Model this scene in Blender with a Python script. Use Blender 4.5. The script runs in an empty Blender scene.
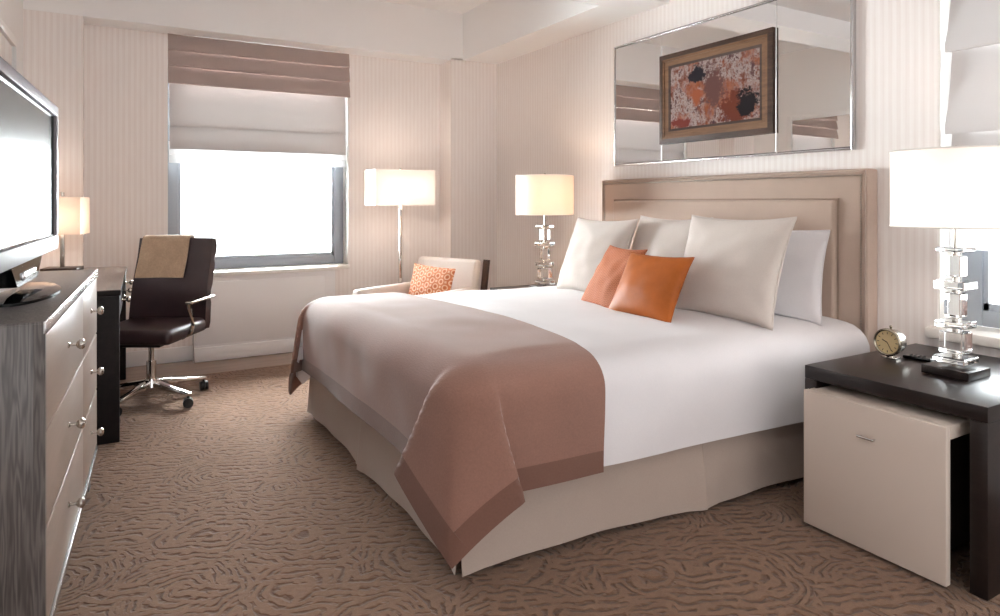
import bpy, bmesh, math, random
from mathutils import Vector, Matrix, noise
random.seed(7)
PI = math.pi
scn = bpy.context.scene
COL = scn.collection

# ------------------------------------------------------------------ camera
F_PX = 667.0
YAW = 30.3
cam_d = bpy.data.cameras.new('camera')
cam = bpy.data.objects.new('camera', cam_d)
COL.objects.link(cam)
cam.location = (0, 0, 1.2)
cam.rotation_euler = (math.radians(90), 0, math.radians(-YAW))
cam_d.sensor_fit = 'HORIZONTAL'
cam_d.sensor_width = 36.0
cam_d.lens = 36.0 * F_PX / 1000.0
cam_d.shift_y = -(308 - 202) / 1000.0
cam_d.clip_start = 0.02
scn.camera = cam

# ------------------------------------------------------------------ world, daylight, exposure
world = bpy.data.worlds.new('world')
scn.world = world
world.use_nodes = True
bg = world.node_tree.nodes['Background']
bg.inputs[0].default_value = (0.99, 0.99, 1.0, 1)
bg.inputs[1].default_value = 1.75


def area(name, loc, rot, sx, sy, power, color):
    d = bpy.data.lights.new(name, 'AREA')
    d.shape = 'RECTANGLE'
    d.size, d.size_y = sx, sy
    d.energy = power
    d.color = color
    o = bpy.data.objects.new(name, d)
    COL.objects.link(o)
    o.location = loc
    o.rotation_euler = [math.radians(a) for a in rot]
    return o


# sky light falling in through the two windows
area('daylight_back_window', (1.06, 6.45, 1.0), (-90, 0, 0), 5.0, 3.0, 3000, (0.94, 0.975, 1.0))
area('daylight_right_window', (3.85, 0.75, 1.0), (0, 90, 0), 2.6, 3.0, 260, (0.94, 0.975, 1.0))

scn.view_settings.view_transform = 'Standard'
scn.view_settings.look = 'None'
scn.view_settings.exposure = 0.4
scn.view_settings.gamma = 1.0
scn.view_settings.use_curve_mapping = False
scn.cycles.use_denoising = True
scn.cycles.use_light_tree = False
scn.cycles.max_bounces = 10
scn.cycles.diffuse_bounces = 6
scn.cycles.transparent_max_bounces = 16
scn.cycles.sample_clamp_indirect = 6.0
scn.cycles.caustics_reflective = False
scn.cycles.caustics_refractive = False


# ------------------------------------------------------------------ materials
def srgb(r, g, b):
    def f(c):
        c /= 255.0
        return c / 12.92 if c <= 0.04045 else ((c + 0.055) / 1.055) ** 2.4
    return (f(r), f(g), f(b), 1.0)


class NT:
    def __init__(s, name):
        s.m = bpy.data.materials.new(name)
        s.m.use_nodes = True
        s.t = s.m.node_tree
        s.p = s.t.nodes['Principled BSDF']
        s.out = s.t.nodes['Material Output']

    def n(s, typ, **kw):
        x = s.t.nodes.new(typ)
        for k, v in kw.items():
            setattr(x, k, v)
        return x

    def l(s, a, b):
        s.t.links.new(a, b)

    def math(s, op, a, b=None, c=None):
        x = s.n('ShaderNodeMath', operation=op)
        for i, v in enumerate((a, b, c)):
            if v is None:
                continue
            if isinstance(v, (int, float)):
                x.inputs[i].default_value = v
            else:
                s.l(v, x.inputs[i])
        return x.outputs[0]

    def mix(s, fac, a, b):
        x = s.n('ShaderNodeMix', data_type='RGBA')
        for i, v in ((0, fac), (6, a), (7, b)):
            if isinstance(v, (int, float, tuple)):
                x.inputs[i].default_value = v
            else:
                s.l(v, x.inputs[i])
        return x.outputs[2]

    def bump(s, h, strength, dist):
        b = s.n('ShaderNodeBump')
        b.inputs['Strength'].default_value = strength
        b.inputs['Distance'].default_value = dist
        s.l(h, b.inputs['Height'])
        s.l(b.outputs[0], s.p.inputs['Normal'])

    def noise(s, vec, scale, detail=3, rough=0.5):
        x = s.n('ShaderNodeTexNoise')
        x.inputs['Scale'].default_value = scale
        x.inputs['Detail'].default_value = detail
        x.inputs['Roughness'].default_value = rough
        if vec is not None:
            s.l(vec, x.inputs['Vector'])
        return x.outputs[0]

    def obj(s):
        return s.n('ShaderNodeTexCoord').outputs['Object']

    def pos(s):
        return s.n('ShaderNodeNewGeometry').outputs['Position']

    def mapping(s, vec, scale=(1, 1, 1), rot=(0, 0, 0), loc=(0, 0, 0)):
        x = s.n('ShaderNodeMapping')
        s.l(vec, x.inputs[0])
        x.inputs['Location'].default_value = loc
        x.inputs['Rotation'].default_value = rot
        x.inputs['Scale'].default_value = scale
        return x.outputs[0]

    def ramp(s, fac, stops):
        x = s.n('ShaderNodeValToRGB')
        el = x.color_ramp.elements
        while len(el) < len(stops):
            el.new(0.5)
        for e, (p, c) in zip(el, stops):
            e.position = p
            e.color = c
        s.l(fac, x.inputs[0])
        return x.outputs[0]


def plain(name, col, rough=0.5, metal=0.0, coat=0.0, ior=None, spec=None):
    k = NT(name)
    k.p.inputs['Base Color'].default_value = col
    k.p.inputs['Roughness'].default_value = rough
    k.p.inputs['Metallic'].default_value = metal
    k.p.inputs['Coat Weight'].default_value = coat
    if spec is not None:
        k.p.inputs['Specular IOR Level'].default_value = spec
    return k.m


def fabric(name, col, vary=0.10, scale=260, bump=0.25, rough=0.9, sheen=0.2, weave=True, blot=5.0):
    k = NT(name)
    o = k.obj()
    big = k.noise(o, blot, 4, 0.6)
    fine = k.noise(o, scale, 2, 0.6)
    dark = tuple(c * (1 - vary * 1.6) for c in col[:3]) + (1,)
    light = tuple(min(1, c * (1 + vary)) for c in col[:3]) + (1,)
    f = k.math('ADD', k.math('MULTIPLY', big, 0.5), k.math('MULTIPLY', fine, 0.5))
    k.l(k.ramp(f, [(0.3, dark), (0.7, light)]), k.p.inputs['Base Color'])
    k.p.inputs['Roughness'].default_value = rough
    k.p.inputs['Sheen Weight'].default_value = sheen
    k.p.inputs['Specular IOR Level'].default_value = 0.2
    if weave:
        k.bump(fine, bump, 0.002)
    return k.m


def wallpaper(name, c1, c2):
    k = NT(name)
    sx = k.n('ShaderNodeSeparateXYZ')
    k.l(k.pos(), sx.inputs[0])
    s = k.math('ADD', sx.outputs[0], sx.outputs[1])
    wob = k.noise(k.mapping(k.pos(), (3, 3, 0.4)), 3.0, 2)
    s = k.math('ADD', s, k.math('MULTIPLY', wob, 0.006))
    a = k.math('SINE', k.math('MULTIPLY', s, 2 * PI / 0.036))
    b = k.math('SINE', k.math('MULTIPLY', s, 2 * PI / 0.0127))
    f = k.math('ADD', k.math('MULTIPLY', a, 0.26), k.math('MULTIPLY', b, 0.10))
    nz = k.noise(k.mapping(k.pos(), (60, 60, 6)), 1.0, 3)
    f = k.math('ADD', k.math('ADD', f, 0.5), k.math('MULTIPLY', k.math('SUBTRACT', nz, 0.5), 0.7))
    k.l(k.ramp(f, [(0.1, c1), (0.9, c2)]), k.p.inputs['Base Color'])
    k.p.inputs['Roughness'].default_value = 0.75
    k.p.inputs['Specular IOR Level'].default_value = 0.25
    k.bump(f, 0.12, 0.002)
    return k.m


def carpet(name):
    """cut pile with a sculpted pattern of arcs, sprigs and short wavy strokes"""
    k = NT(name)
    base = k.mapping(k.pos(), (1, 1, 0))
    warp = k.n('ShaderNodeTexNoise')
    warp.inputs['Scale'].default_value = 9.0
    warp.inputs['Detail'].default_value = 2
    k.l(base, warp.inputs['Vector'])
    add = k.n('ShaderNodeVectorMath', operation='MULTIPLY_ADD')
    k.l(warp.outputs['Color'], add.inputs[0])
    add.inputs[1].default_value = (0.085, 0.085, 0)
    k.l(base, add.inputs[2])
    w = add.outputs[0]
    # nested arcs around the knots of a diagonal trellis
    vo = k.n('ShaderNodeTexVoronoi', feature='F1')
    vo.inputs['Scale'].default_value = 2.7
    vo.inputs['Randomness'].default_value = 0.45
    k.l(k.mapping(w, rot=(0, 0, math.radians(40))), vo.inputs['Vector'])
    arcs = k.math('SINE', k.math('MULTIPLY', vo.outputs['Distance'], 96.0))
    # short strokes: warped stripes, broken into dashes
    sx = k.n('ShaderNodeSeparateXYZ')
    k.l(w, sx.inputs[0])
    st = k.math('SINE', k.math('MULTIPLY', k.math('ADD', k.math('MULTIPLY', sx.outputs[1], 1.0),
                                                  k.math('MULTIPLY', sx.outputs[0], 0.45)), 150.0))
    sel = k.ramp(k.noise(base, 4.6, 1, 0.5), [(0.47, (0, 0, 0, 1)), (0.53, (1, 1, 1, 1))])
    mx = k.n('ShaderNodeMix', data_type='FLOAT')
    k.l(sel, mx.inputs[0])
    k.l(arcs, mx.inputs[2])
    k.l(st, mx.inputs[3])
    lines = k.ramp(k.math('MULTIPLY_ADD', mx.outputs[0], 0.5, 0.5), [(0.06, (0, 0, 0, 1)), (0.50, (1, 1, 1, 1))])
    gaps = k.ramp(k.noise(base, 24.0, 1, 0.5), [(0.40, (1, 1, 1, 1)), (0.54, (0, 0, 0, 1))])
    g = k.math('MAXIMUM', lines, gaps)
    pile = k.noise(base, 420.0, 2, 0.6)
    tuft = k.noise(base, 55.0, 3, 0.6)
    pilec = k.mix(tuft, srgb(108, 80, 63), srgb(148, 116, 93))
    groove = k.mix(tuft, srgb(88, 64, 50), srgb(114, 87, 69))
    c = k.mix(g, groove, pilec)
    c = k.mix(k.math('MULTIPLY', pile, 0.35), c, srgb(108, 82, 64))
    k.l(c, k.p.inputs['Base Color'])
    k.p.inputs['Roughness'].default_value = 0.95
    k.p.inputs['Sheen Weight'].default_value = 0.15
    k.p.inputs['Specular IOR Level'].default_value = 0.1
    h = k.math('ADD', g, k.math('ADD', k.math('MULTIPLY', pile, 0.2), k.math('MULTIPLY', tuft, 0.3)))
    k.bump(h, 0.9, 0.012)
    return k.m


def wood(name, dark, light, rough=0.35, axis=2, scale=1.0, coat=0.0, contrast=(0.35, 0.65), spec=0.5):
    k = NT(name)
    sc = [26.0 * scale, 26.0 * scale, 26.0 * scale]
    sc[axis] = 2.2 * scale
    v = k.mapping(k.obj(), tuple(sc))
    n1 = k.noise(v, 1.0, 5, 0.65)
    v2 = k.mapping(k.obj(), tuple(x * 6 for x in sc))
    n2 = k.noise(v2, 1.0, 2, 0.5)
    f = k.math('ADD', k.math('MULTIPLY', n1, 0.7), k.math('MULTIPLY', n2, 0.3))
    k.l(k.ramp(f, [(contrast[0], dark), (contrast[1], light)]), k.p.inputs['Base Color'])
    k.p.inputs['Roughness'].default_value = rough
    k.p.inputs['Coat Weight'].default_value = coat
    k.p.inputs['Specular IOR Level'].default_value = spec
    k.bump(f, 0.08, 0.002)
    return k.m


def cerused(name):
    # grey cerused oak: pale cathedral grain over dark grey
    k = NT(name)
    v = k.mapping(k.obj(), (16.0, 16.0, 1.1))
    nz = k.n('ShaderNodeTexNoise')
    nz.inputs['Scale'].default_value = 1.4
    nz.inputs['Detail'].default_value = 3
    k.l(v, nz.inputs['Vector'])
    rings = k.math('SINE', k.math('MULTIPLY', nz.outputs[0], 80.0))
    fine = k.noise(k.mapping(k.obj(), (160, 160, 9)), 1.0, 2)
    f = k.math('ADD', k.math('MULTIPLY_ADD', rings, 0.20, 0.45), k.math('MULTIPLY', k.math('SUBTRACT', fine, 0.5), 0.7))
    k.l(k.ramp(f, [(0.2, srgb(68, 62, 60)), (0.8, srgb(106, 99, 96))]), k.p.inputs['Base Color'])
    k.p.inputs['Roughness'].default_value = 0.38
    k.bump(f, 0.1, 0.002)
    return k.m


def translucent(name, col, trans=0.5, tcol=None, weave=0.0, rough=0.9):
    k = NT(name)
    tcol = tcol or col
    t = k.n('ShaderNodeBsdfTranslucent')
    t.inputs[0].default_value = tcol
    d = k.n('ShaderNodeBsdfDiffuse')
    d.inputs[0].default_value = col
    if weave:
        f = k.noise(k.mapping(k.obj(), (300, 300, 300)), 1.0, 2)
        k.l(k.mix(f, tuple(c * (1 - weave) for c in col[:3]) + (1,), col), d.inputs[0])
    mx = k.n('ShaderNodeMixShader')
    mx.inputs[0].default_value = trans
    k.l(d.outputs[0], mx.inputs[1])
    k.l(t.outputs[0], mx.inputs[2])
    k.l(mx.outputs[0], k.out.inputs[0])
    return k.m


def pane_glass(name):
    k = NT(name)
    tr = k.n('ShaderNodeBsdfTransparent')
    tr.inputs[0].default_value = (0.97, 0.99, 0.99, 1)
    gl = k.n('ShaderNodeBsdfGlossy')
    gl.inputs['Roughness'].default_value = 0.02
    fr = k.n('ShaderNodeFresnel')
    fr.inputs[0].default_value = 1.35
    mx = k.n('ShaderNodeMixShader')
    k.l(fr.outputs[0], mx.inputs[0])
    k.l(tr.outputs[0], mx.inputs[1])
    k.l(gl.outputs[0], mx.inputs[2])
    k.l(mx.outputs[0], k.out.inputs[0])
    return k.m


def crystal(name):
    k = NT(name)
    k.p.inputs['Base Color'].default_value = (1, 1, 1, 1)
    k.p.inputs['Roughness'].default_value = 0.0
    k.p.inputs['Transmission Weight'].default_value = 1.0
    k.p.inputs['IOR'].default_value = 1.5
    return k.m


def abstract_painting(name):
    k = NT(name)
    o = k.obj()          # canvas: local y = width (-.33..33), z = height (-.2..2)
    sx = k.n('ShaderNodeSeparateXYZ')
    k.l(o, sx.inputs[0])
    n1 = k.noise(k.mapping(o, (1, 15, 13)), 1.0, 7, 0.8)
    n2 = k.noise(k.mapping(o, (1, 16, 7), loc=(3, 1, 7)), 1.0, 5, 0.7)
    n3 = k.noise(k.mapping(o, (1, 5, 5), loc=(9, 4, 2)), 1.0, 4, 0.6)
    n4 = k.noise(k.mapping(o, (1, 11, 15), loc=(2, 8, 3)), 1.0, 6, 0.8)
    c = k.ramp(n1, [(0.30, srgb(70, 52, 74)), (0.44, srgb(118, 82, 78)), (0.495, srgb(216, 208, 204)),
                    (0.535, srgb(170, 146, 140)), (0.60, srgb(140, 82, 58)), (0.8, srgb(90, 40, 34))])
    warm = k.ramp(n2, [(0.35, srgb(110, 52, 40)), (0.5, srgb(186, 106, 58)), (0.62, srgb(150, 92, 84))])
    c = k.mix(k.ramp(n3, [(0.47, (0, 0, 0, 1)), (0.56, (0.8, 0.8, 0.8, 1))]), c, warm)

    def blob(cy, cz, ry, rz, soft, col, c):
        dy = k.math('DIVIDE', k.math('SUBTRACT', sx.outputs[1], cy), ry)
        dz = k.math('DIVIDE', k.math('SUBTRACT', sx.outputs[2], cz), rz)
        d = k.math('SQRT', k.math('ADD', k.math('MULTIPLY', dy, dy), k.math('MULTIPLY', dz, dz)))
        d = k.math('ADD', d, k.math('MULTIPLY', k.math('SUBTRACT', n4, 0.5), 3.2))
        f = k.ramp(d, [(0.75, (1, 1, 1, 1)), (0.75 + soft, (0, 0, 0, 1))])
        return k.mix(f, c, col)
    # local +y is the painting's left edge as seen from the room
    c = blob(-0.02, 0.02, 0.08, 0.13, 0.7, srgb(120, 84, 78), c)
    c = blob(-0.17, -0.12, 0.12, 0.10, 0.6, srgb(128, 62, 40), c)
    c = blob(-0.25, -0.10, 0.08, 0.09, 0.2, srgb(34, 26, 30), c)
    c = blob(0.11, 0.12, 0.08, 0.05, 0.2, srgb(44, 38, 48), c)
    c = blob(0.12, -0.02, 0.05, 0.05, 0.3, srgb(184, 104, 66), c)
    c = blob(0.24, -0.16, 0.09, 0.03, 0.3, srgb(140, 60, 48), c)
    mu = k.n('ShaderNodeMix', data_type='RGBA', blend_type='MULTIPLY')
    mu.inputs[0].default_value = 1.0
    k.l(c, mu.inputs[6])
    mu.inputs[7].default_value = (0.50, 0.45, 0.44, 1)
    k.l(mu.outputs[2], k.p.inputs['Base Color'])
    k.p.inputs['Roughness'].default_value = 0.7
    k.p.inputs['Specular IOR Level'].default_value = 0.12
    return k.m


def patterned(name, c1, c2, scale, c3=None):
    # rings printed in a diagonal trellis
    k = NT(name)
    o = k.obj()
    vo = k.n('ShaderNodeTexVoronoi', feature='F1', distance='EUCLIDEAN')
    vo.inputs['Scale'].default_value = scale
    vo.inputs['Randomness'].default_value = 0.0
    k.l(k.mapping(o, (1, 0.0, 1), rot=(0, math.radians(45), 0)), vo.inputs['Vector'])
    d = vo.outputs['Distance']
    ring = k.ramp(k.math('PINGPONG', d, 0.16), [(0.05, (0, 0, 0, 1)), (0.08, (1, 1, 1, 1))])
    fine = k.noise(o, 250, 2)
    c = k.mix(ring, c1, c2)
    if c3:
        c = k.mix(k.ramp(d, [(0.12, (1, 1, 1, 1)), (0.15, (0, 0, 0, 1))]), c, c3)
    k.l(c, k.p.inputs['Base Color'])
    k.p.inputs['Roughness'].default_value = 0.8
    k.bump(fine, 0.2, 0.002)
    return k.m


def leather(name, col, rough=0.4, spec=0.5):
    k = NT(name)
    o = k.obj()
    n1 = k.noise(o, 9, 4, 0.6)
    cr = k.noise(o, 220, 2, 0.6)
    k.l(k.ramp(n1, [(0.3, tuple(c * 0.8 for c in col[:3]) + (1,)), (0.7, tuple(c * 1.12 for c in col[:3]) + (1,))]),
        k.p.inputs['Base Color'])
    k.p.inputs['Roughness'].default_value = rough
    k.p.inputs['Specular IOR Level'].default_value = spec
    k.bump(k.math('ADD', k.math('MULTIPLY', n1, 0.8), k.math('MULTIPLY', cr, 0.25)), 0.12, 0.002)
    return k.m


M = {
    'wallpaper': wallpaper('striped_wallpaper', srgb(235, 226, 221), srgb(244, 238, 234)),
    'cream_paint': plain('cream_paint', srgb(246, 244, 243), 0.7),
    'white_paint': plain('white_paint', srgb(246, 244, 242), 0.6),
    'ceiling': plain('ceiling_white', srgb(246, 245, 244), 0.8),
    'gloss_white': plain('gloss_white', srgb(240, 236, 230), 0.3),
    'carpet': carpet('sculpted_carpet'),
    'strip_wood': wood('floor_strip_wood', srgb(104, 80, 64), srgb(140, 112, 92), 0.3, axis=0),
    'alu': plain('grey_aluminium', srgb(160, 166, 174), 0.4, 0.2),
    'glass': pane_glass('window_glass'),
    'brown_shade': fabric('brown_shade_cloth', srgb(170, 152, 146), 0.05, 240, 0.2),
    'white_shade': translucent('white_shade_cloth', srgb(214, 210, 209), 0.09, srgb(240, 238, 236), weave=0.05),
    'sheer': translucent('sheer_cloth', srgb(250, 250, 250), 0.6),
    'linen': fabric('headboard_linen', srgb(184, 163, 149), 0.06, 300, 0.2),
    'linen_piping': plain('linen_piping', srgb(150, 130, 116), 0.8),
    'nail': plain('nickel_nailheads', srgb(170, 160, 150), 0.3, 1.0),
    'skirt': fabric('skirt_linen', srgb(172, 155, 144), 0.05, 220, 0.2, blot=3),
    'sheet': fabric('white_cotton', srgb(216, 211, 212), 0.025, 180, 0.1, sheen=0.3),
    'throw': fabric('taupe_wool', srgb(138, 101, 88), 0.10, 160, 0.35, sheen=0.35, blot=3),
    'throw_border': fabric('taupe_wool_border', srgb(112, 79, 67), 0.08, 160, 0.35, sheen=0.3, blot=3),
    'euro': fabric('oatmeal_linen', srgb(205, 194, 186), 0.05, 240, 0.25),
    'orange_weave': patterned('orange_weave', srgb(140, 72, 40), srgb(176, 104, 68), 44),
    'orange_leather': leather('orange_leather', srgb(164, 86, 28), 0.5, 0.25),
    'orange_print': patterned('orange_print', srgb(226, 192, 166), srgb(190, 112, 70), 17, srgb(168, 84, 40)),
    'espresso': wood('espresso_veneer', srgb(22, 16, 16), srgb(38, 29, 27), 0.28, axis=1, spec=0.4),
    'espresso_matte': wood('espresso_matte', srgb(20, 15, 15), srgb(32, 25, 24), 0.6, axis=1, spec=0.2),
    'desk_top': wood('desk_top_veneer', srgb(92, 78, 70), srgb(124, 108, 98), 0.3, axis=1),
    'dark_side': plain('dark_cabinet_side', srgb(58, 46, 42), 0.5),
    'white_lacquer': plain('white_lacquer', srgb(206, 191, 179), 0.4, spec=0.3),
    'cerused': cerused('grey_cerused_oak'),
    'pewter': wood('pewter_paint', srgb(150, 134, 124), srgb(166, 150, 138), 0.3, axis=1, contrast=(0.2, 0.8)),
    'silver_edge': plain('silver_edge', srgb(196, 194, 194), 0.25, 0.8),
    'chrome': plain('chrome', srgb(222, 220, 218), 0.08, 1.0),
    'nickel': plain('brushed_nickel', srgb(200, 194, 186), 0.22, 1.0),
    'black_plastic': plain('black_plastic', srgb(22, 21, 22), 0.4),
    'gloss_black': plain('gloss_black', srgb(12, 12, 14), 0.08),
    'screen': plain('tv_screen', srgb(10, 10, 12), 0.22, 0.0, spec=1.0),
    'tv_silver': plain('tv_silver', srgb(132, 126, 130), 0.55, spec=0.2),
    'brown_leather': leather('dark_brown_leather', srgb(52, 36, 38), 0.42),
    'chair_throw': fabric('tan_chenille', srgb(184, 156, 130), 0.14, 90, 0.5, sheen=0.5, blot=14),
    'armchair': fabric('cream_upholstery', srgb(232, 222, 214), 0.04, 240, 0.2),
    'dark_wood': wood('dark_walnut', srgb(44, 28, 22), srgb(72, 50, 40), 0.35),
    'lampshade': translucent('lampshade_linen', srgb(250, 246, 242), 0.22, srgb(252, 242, 232), weave=0.03),
    'lampshade_warm': translucent('lampshade_warm_linen', srgb(248, 240, 232), 0.22, srgb(250, 222, 194), weave=0.03),
    'crystal': crystal('crystal'),
    'mirror': plain('mirror_glass', (0.93, 0.94, 0.94, 1), 0.0, 1.0),
    'mirror_edge': plain('mirror_bevel', (0.86, 0.88, 0.9, 1), 0.06, 1.0),
    'painting': abstract_painting('abstract_oil'),
    'gilt': wood('antique_gilt_frame', srgb(86, 60, 43), srgb(128, 95, 68), 0.5, axis=1, contrast=(0.3, 0.7), spec=0.2),
    'frame_dark': wood('dark_picture_frame', srgb(50, 37, 32), srgb(78, 58, 48), 0.5, axis=1, spec=0.2),
    'clock_face': plain('cream_clock_face', srgb(206, 182, 136), 0.5),
    'clock_brass': plain('aged_nickel', srgb(150, 140, 124), 0.25, 1.0),
    'dark_ink': plain('dark_ink', srgb(50, 38, 30), 0.5),
}


# ------------------------------------------------------------------ mesh helpers
class B:
    """collects shapes into one mesh"""

    def __init__(s):
        s.bm = bmesh.new()

    def box(s, c, size, bev=0.0, seg=2, rot=None):
        m = Matrix.Translation(c)
        if rot is not None:
            m = m @ Matrix.Rotation(rot, 4, 'Z')
        m = m @ Matrix.Diagonal((size[0], size[1], size[2], 1))
        r = bmesh.ops.create_cube(s.bm, size=1.0, matrix=m)
        if bev > 0:
            es = list({e for v in r['verts'] for e in v.link_edges})
            bmesh.ops.bevel(s.bm, geom=es, offset=bev, segments=seg, profile=0.5, affect='EDGES')
        return s

    def b2(s, x0, x1, y0, y1, z0, z1, bev=0.0, seg=2):
        return s.box(((x0 + x1) / 2, (y0 + y1) / 2, (z0 + z1) / 2), (x1 - x0, y1 - y0, z1 - z0), bev, seg)

    def cyl(s, p0, p1, r0, r1=None, n=16):
        p0, p1 = Vector(p0), Vector(p1)
        r1 = r0 if r1 is None else r1
        d = p1 - p0
        q = Vector((0, 0, 1)).rotation_difference(d.normalized())
        m = Matrix.Translation((p0 + p1) / 2) @ q.to_matrix().to_4x4()
        bmesh.ops.create_cone(s.bm, cap_ends=True, segments=n, radius1=r0, radius2=r1, depth=d.length, matrix=m)
        return s

    def sph(s, c, r, n=14, sc=(1, 1, 1)):
        m = Matrix.Translation(c) @ Matrix.Diagonal((sc[0], sc[1], sc[2], 1))
        bmesh.ops.create_uvsphere(s.bm, u_segments=n, v_segments=max(6, n // 2 + 1), radius=r, matrix=m)
        return s

    def lathe(s, prof, n=32, m=None, close=False):
        m = m or Matrix()
        rings = []
        for r, z in prof:
            if r < 1e-6:
                rings.append([s.bm.verts.new(m @ Vector((0, 0, z)))])
            else:
                rings.append([s.bm.verts.new(m @ Vector((r * math.cos(2 * PI * i / n), r * math.sin(2 * PI * i / n), z)))
                              for i in range(n)])
        pairs = list(zip(rings, rings[1:]))
        if close:
            pairs.append((rings[-1], rings[0]))
        for a, b in pairs:
            for i in range(n):
                j = (i + 1) % n
                if len(a) == 1 and len(b) == 1:
                    continue
                if len(a) == 1:
                    s.bm.faces.new((a[0], b[j], b[i]))
                elif len(b) == 1:
                    s.bm.faces.new((a[i], a[j], b[0]))
                else:
                    s.bm.faces.new((a[i], a[j], b[j], b[i]))
        return s

    def tube(s, pts, r, n=8, closed=False):
        pts = [Vector(p) for p in pts]
        N = len(pts)
        rings = []
        for i, p in enumerate(pts):
            if closed:
                t = (pts[(i + 1) % N] - pts[i - 1]).normalized()
            else:
                t = (pts[min(i + 1, N - 1)] - pts[max(i - 1, 0)]).normalized()
            up = Vector((0, 0, 1)) if abs(t.z) < 0.9 else Vector((1, 0, 0))
            a = t.cross(up).normalized()
            b = t.cross(a).normalized()
            rr = r[i] if isinstance(r, (list, tuple)) else r
            rings.append([s.bm.verts.new(p + a * (rr * math.cos(2 * PI * k / n)) + b * (rr * math.sin(2 * PI * k / n)))
                          for k in range(n)])
        pairs = list(zip(rings, rings[1:]))
        if closed:
            pairs.append((rings[-1], rings[0]))
        for x, y in pairs:
            for k in range(n):
                s.bm.faces.new((x[k], x[(k + 1) % n], y[(k + 1) % n], y[k]))
        if not closed:
            s.bm.faces.new(rings[0])
            s.bm.faces.new(rings[-1])
        return s

    def prism(s, poly, axis, a0, a1):
        """extrude a 2-D polygon along an axis ('x','y','z')"""
        def P(p, a):
            if axis == 'x':
                return (a, p[0], p[1])
            if axis == 'y':
                return (p[0], a, p[1])
            return (p[0], p[1], a)
        v0 = [s.bm.verts.new(P(p, a0)) for p in poly]
        v1 = [s.bm.verts.new(P(p, a1)) for p in poly]
        s.bm.faces.new(v0)
        s.bm.faces.new(v1)
        n = len(poly)
        for i in range(n):
            s.bm.faces.new((v0[i], v0[(i + 1) % n], v1[(i + 1) % n], v1[i]))
        return s

    def grid(s, fn, us, vs):
        vv = [[s.bm.verts.new(fn(u, v)) for v in vs] for u in us]
        for i in range(len(us) - 1):
            for j in range(len(vs) - 1):
                s.bm.faces.new((vv[i][j], vv[i + 1][j], vv[i + 1][j + 1], vv[i][j + 1]))
        return s

    def thick(s, t):
        """give an open sheet a thickness, half to each side"""
        bm = s.bm
        bmesh.ops.recalc_face_normals(bm, faces=bm.faces)
        bm.normal_update()
        verts, faces = bm.verts[:], bm.faces[:]
        rim = [e for e in bm.edges if len(e.link_faces) == 1]
        twin = {}
        for v in verts:
            n = v.normal.copy()
            twin[v] = bm.verts.new(v.co - n * (t / 2))
            v.co += n * (t / 2)
        for f in faces:
            bm.faces.new([twin[v] for v in reversed(f.verts)])
        for e in rim:
            a, c = e.verts
            bm.faces.new((a, c, twin[c], twin[a]))
        return s

    def mesh(s, name, angle=35, normals=True):
        if normals:
            bmesh.ops.recalc_face_normals(s.bm, faces=s.bm.faces)
        lim = math.radians(angle)
        for f in s.bm.faces:
            f.smooth = True
        for e in s.bm.edges:
            if len(e.link_faces) == 2:
                e.smooth = e.calc_face_angle(0) < lim
        me = bpy.data.meshes.new(name)
        s.bm.to_mesh(me)
        s.bm.free()
        return me

    def obj(s, name, mat, parent=None, angle=35, loc=None):
        me = s.mesh(name, angle)
        me.materials.append(M[mat] if isinstance(mat, str) else mat)
        o = bpy.data.objects.new(name, me)
        COL.objects.link(o)
        if parent is not None:
            o.parent = parent
        if loc is not None:
            o.location = loc
        return o


def tag(o, label=None, cat=None, group=None, kind=None):
    if label:
        o['label'] = label
    if cat:
        o['category'] = cat
    if group:
        o['group'] = group
    if kind:
        o['kind'] = kind
    return o


def thing(name, label, cat, loc=(0, 0, 0), rz=0.0, group=None):
    o = bpy.data.objects.new(name, None)
    o.empty_display_size = 0.1
    COL.objects.link(o)
    o.location = loc
    o.rotation_euler = (0, 0, rz)
    return tag(o, label, cat, group)


def struct(o, label, cat):
    return tag(o, label, cat, kind='structure')


def copy_tree(o, parent=None):
    c = o.copy()
    COL.objects.link(c)
    c.parent = parent
    for ch in list(o.children):
        copy_tree(ch, c)
    return c


def inst(src, name, parent, loc=(0, 0, 0), rot=(0, 0, 0)):
    """another copy of a part that shares its mesh"""
    o = bpy.data.objects.new(name, src.data)
    COL.objects.link(o)
    o.parent = parent
    o.location = loc
    o.rotation_euler = rot
    return o


def frange(a, b, n):
    return [a + (b - a) * i / (n - 1) for i in range(n)]


# ------------------------------------------------------------------ room constants
XW = 3.08      # right wall (behind the bed)
YB = 5.555     # window wall
YC = 5.33      # front of the pilasters and the beam
ZS = 2.47      # underside of beam and soffit
ZC = 2.885     # ceiling
WX0, WX1 = 0.366, 1.756     # back window opening
WZ0 = 0.67
W2Y0, W2Y1 = 0.12, 1.53     # right window opening
YR = -1.9      # how far the room runs behind the camera
LX, LY = -0.49, YC          # left wall line, turned by LA
LA = math.radians(2.0)


def left_x(y):
    return LX - (LY - y) * math.tan(LA)


# ------------------------------------------------------------------ structure
b = B()
b.b2(-1.2, 3.4, YR, 5.05, -0.12, 0.0)
fl = struct(b.obj('floor', 'carpet'), 'brown sculpted carpet with swirling leaf pattern', 'floor')
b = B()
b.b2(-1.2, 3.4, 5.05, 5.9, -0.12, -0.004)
struct(b.obj('trim_1', 'strip_wood'), 'bare brown wood floor strip under the window', 'floor strip')

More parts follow.
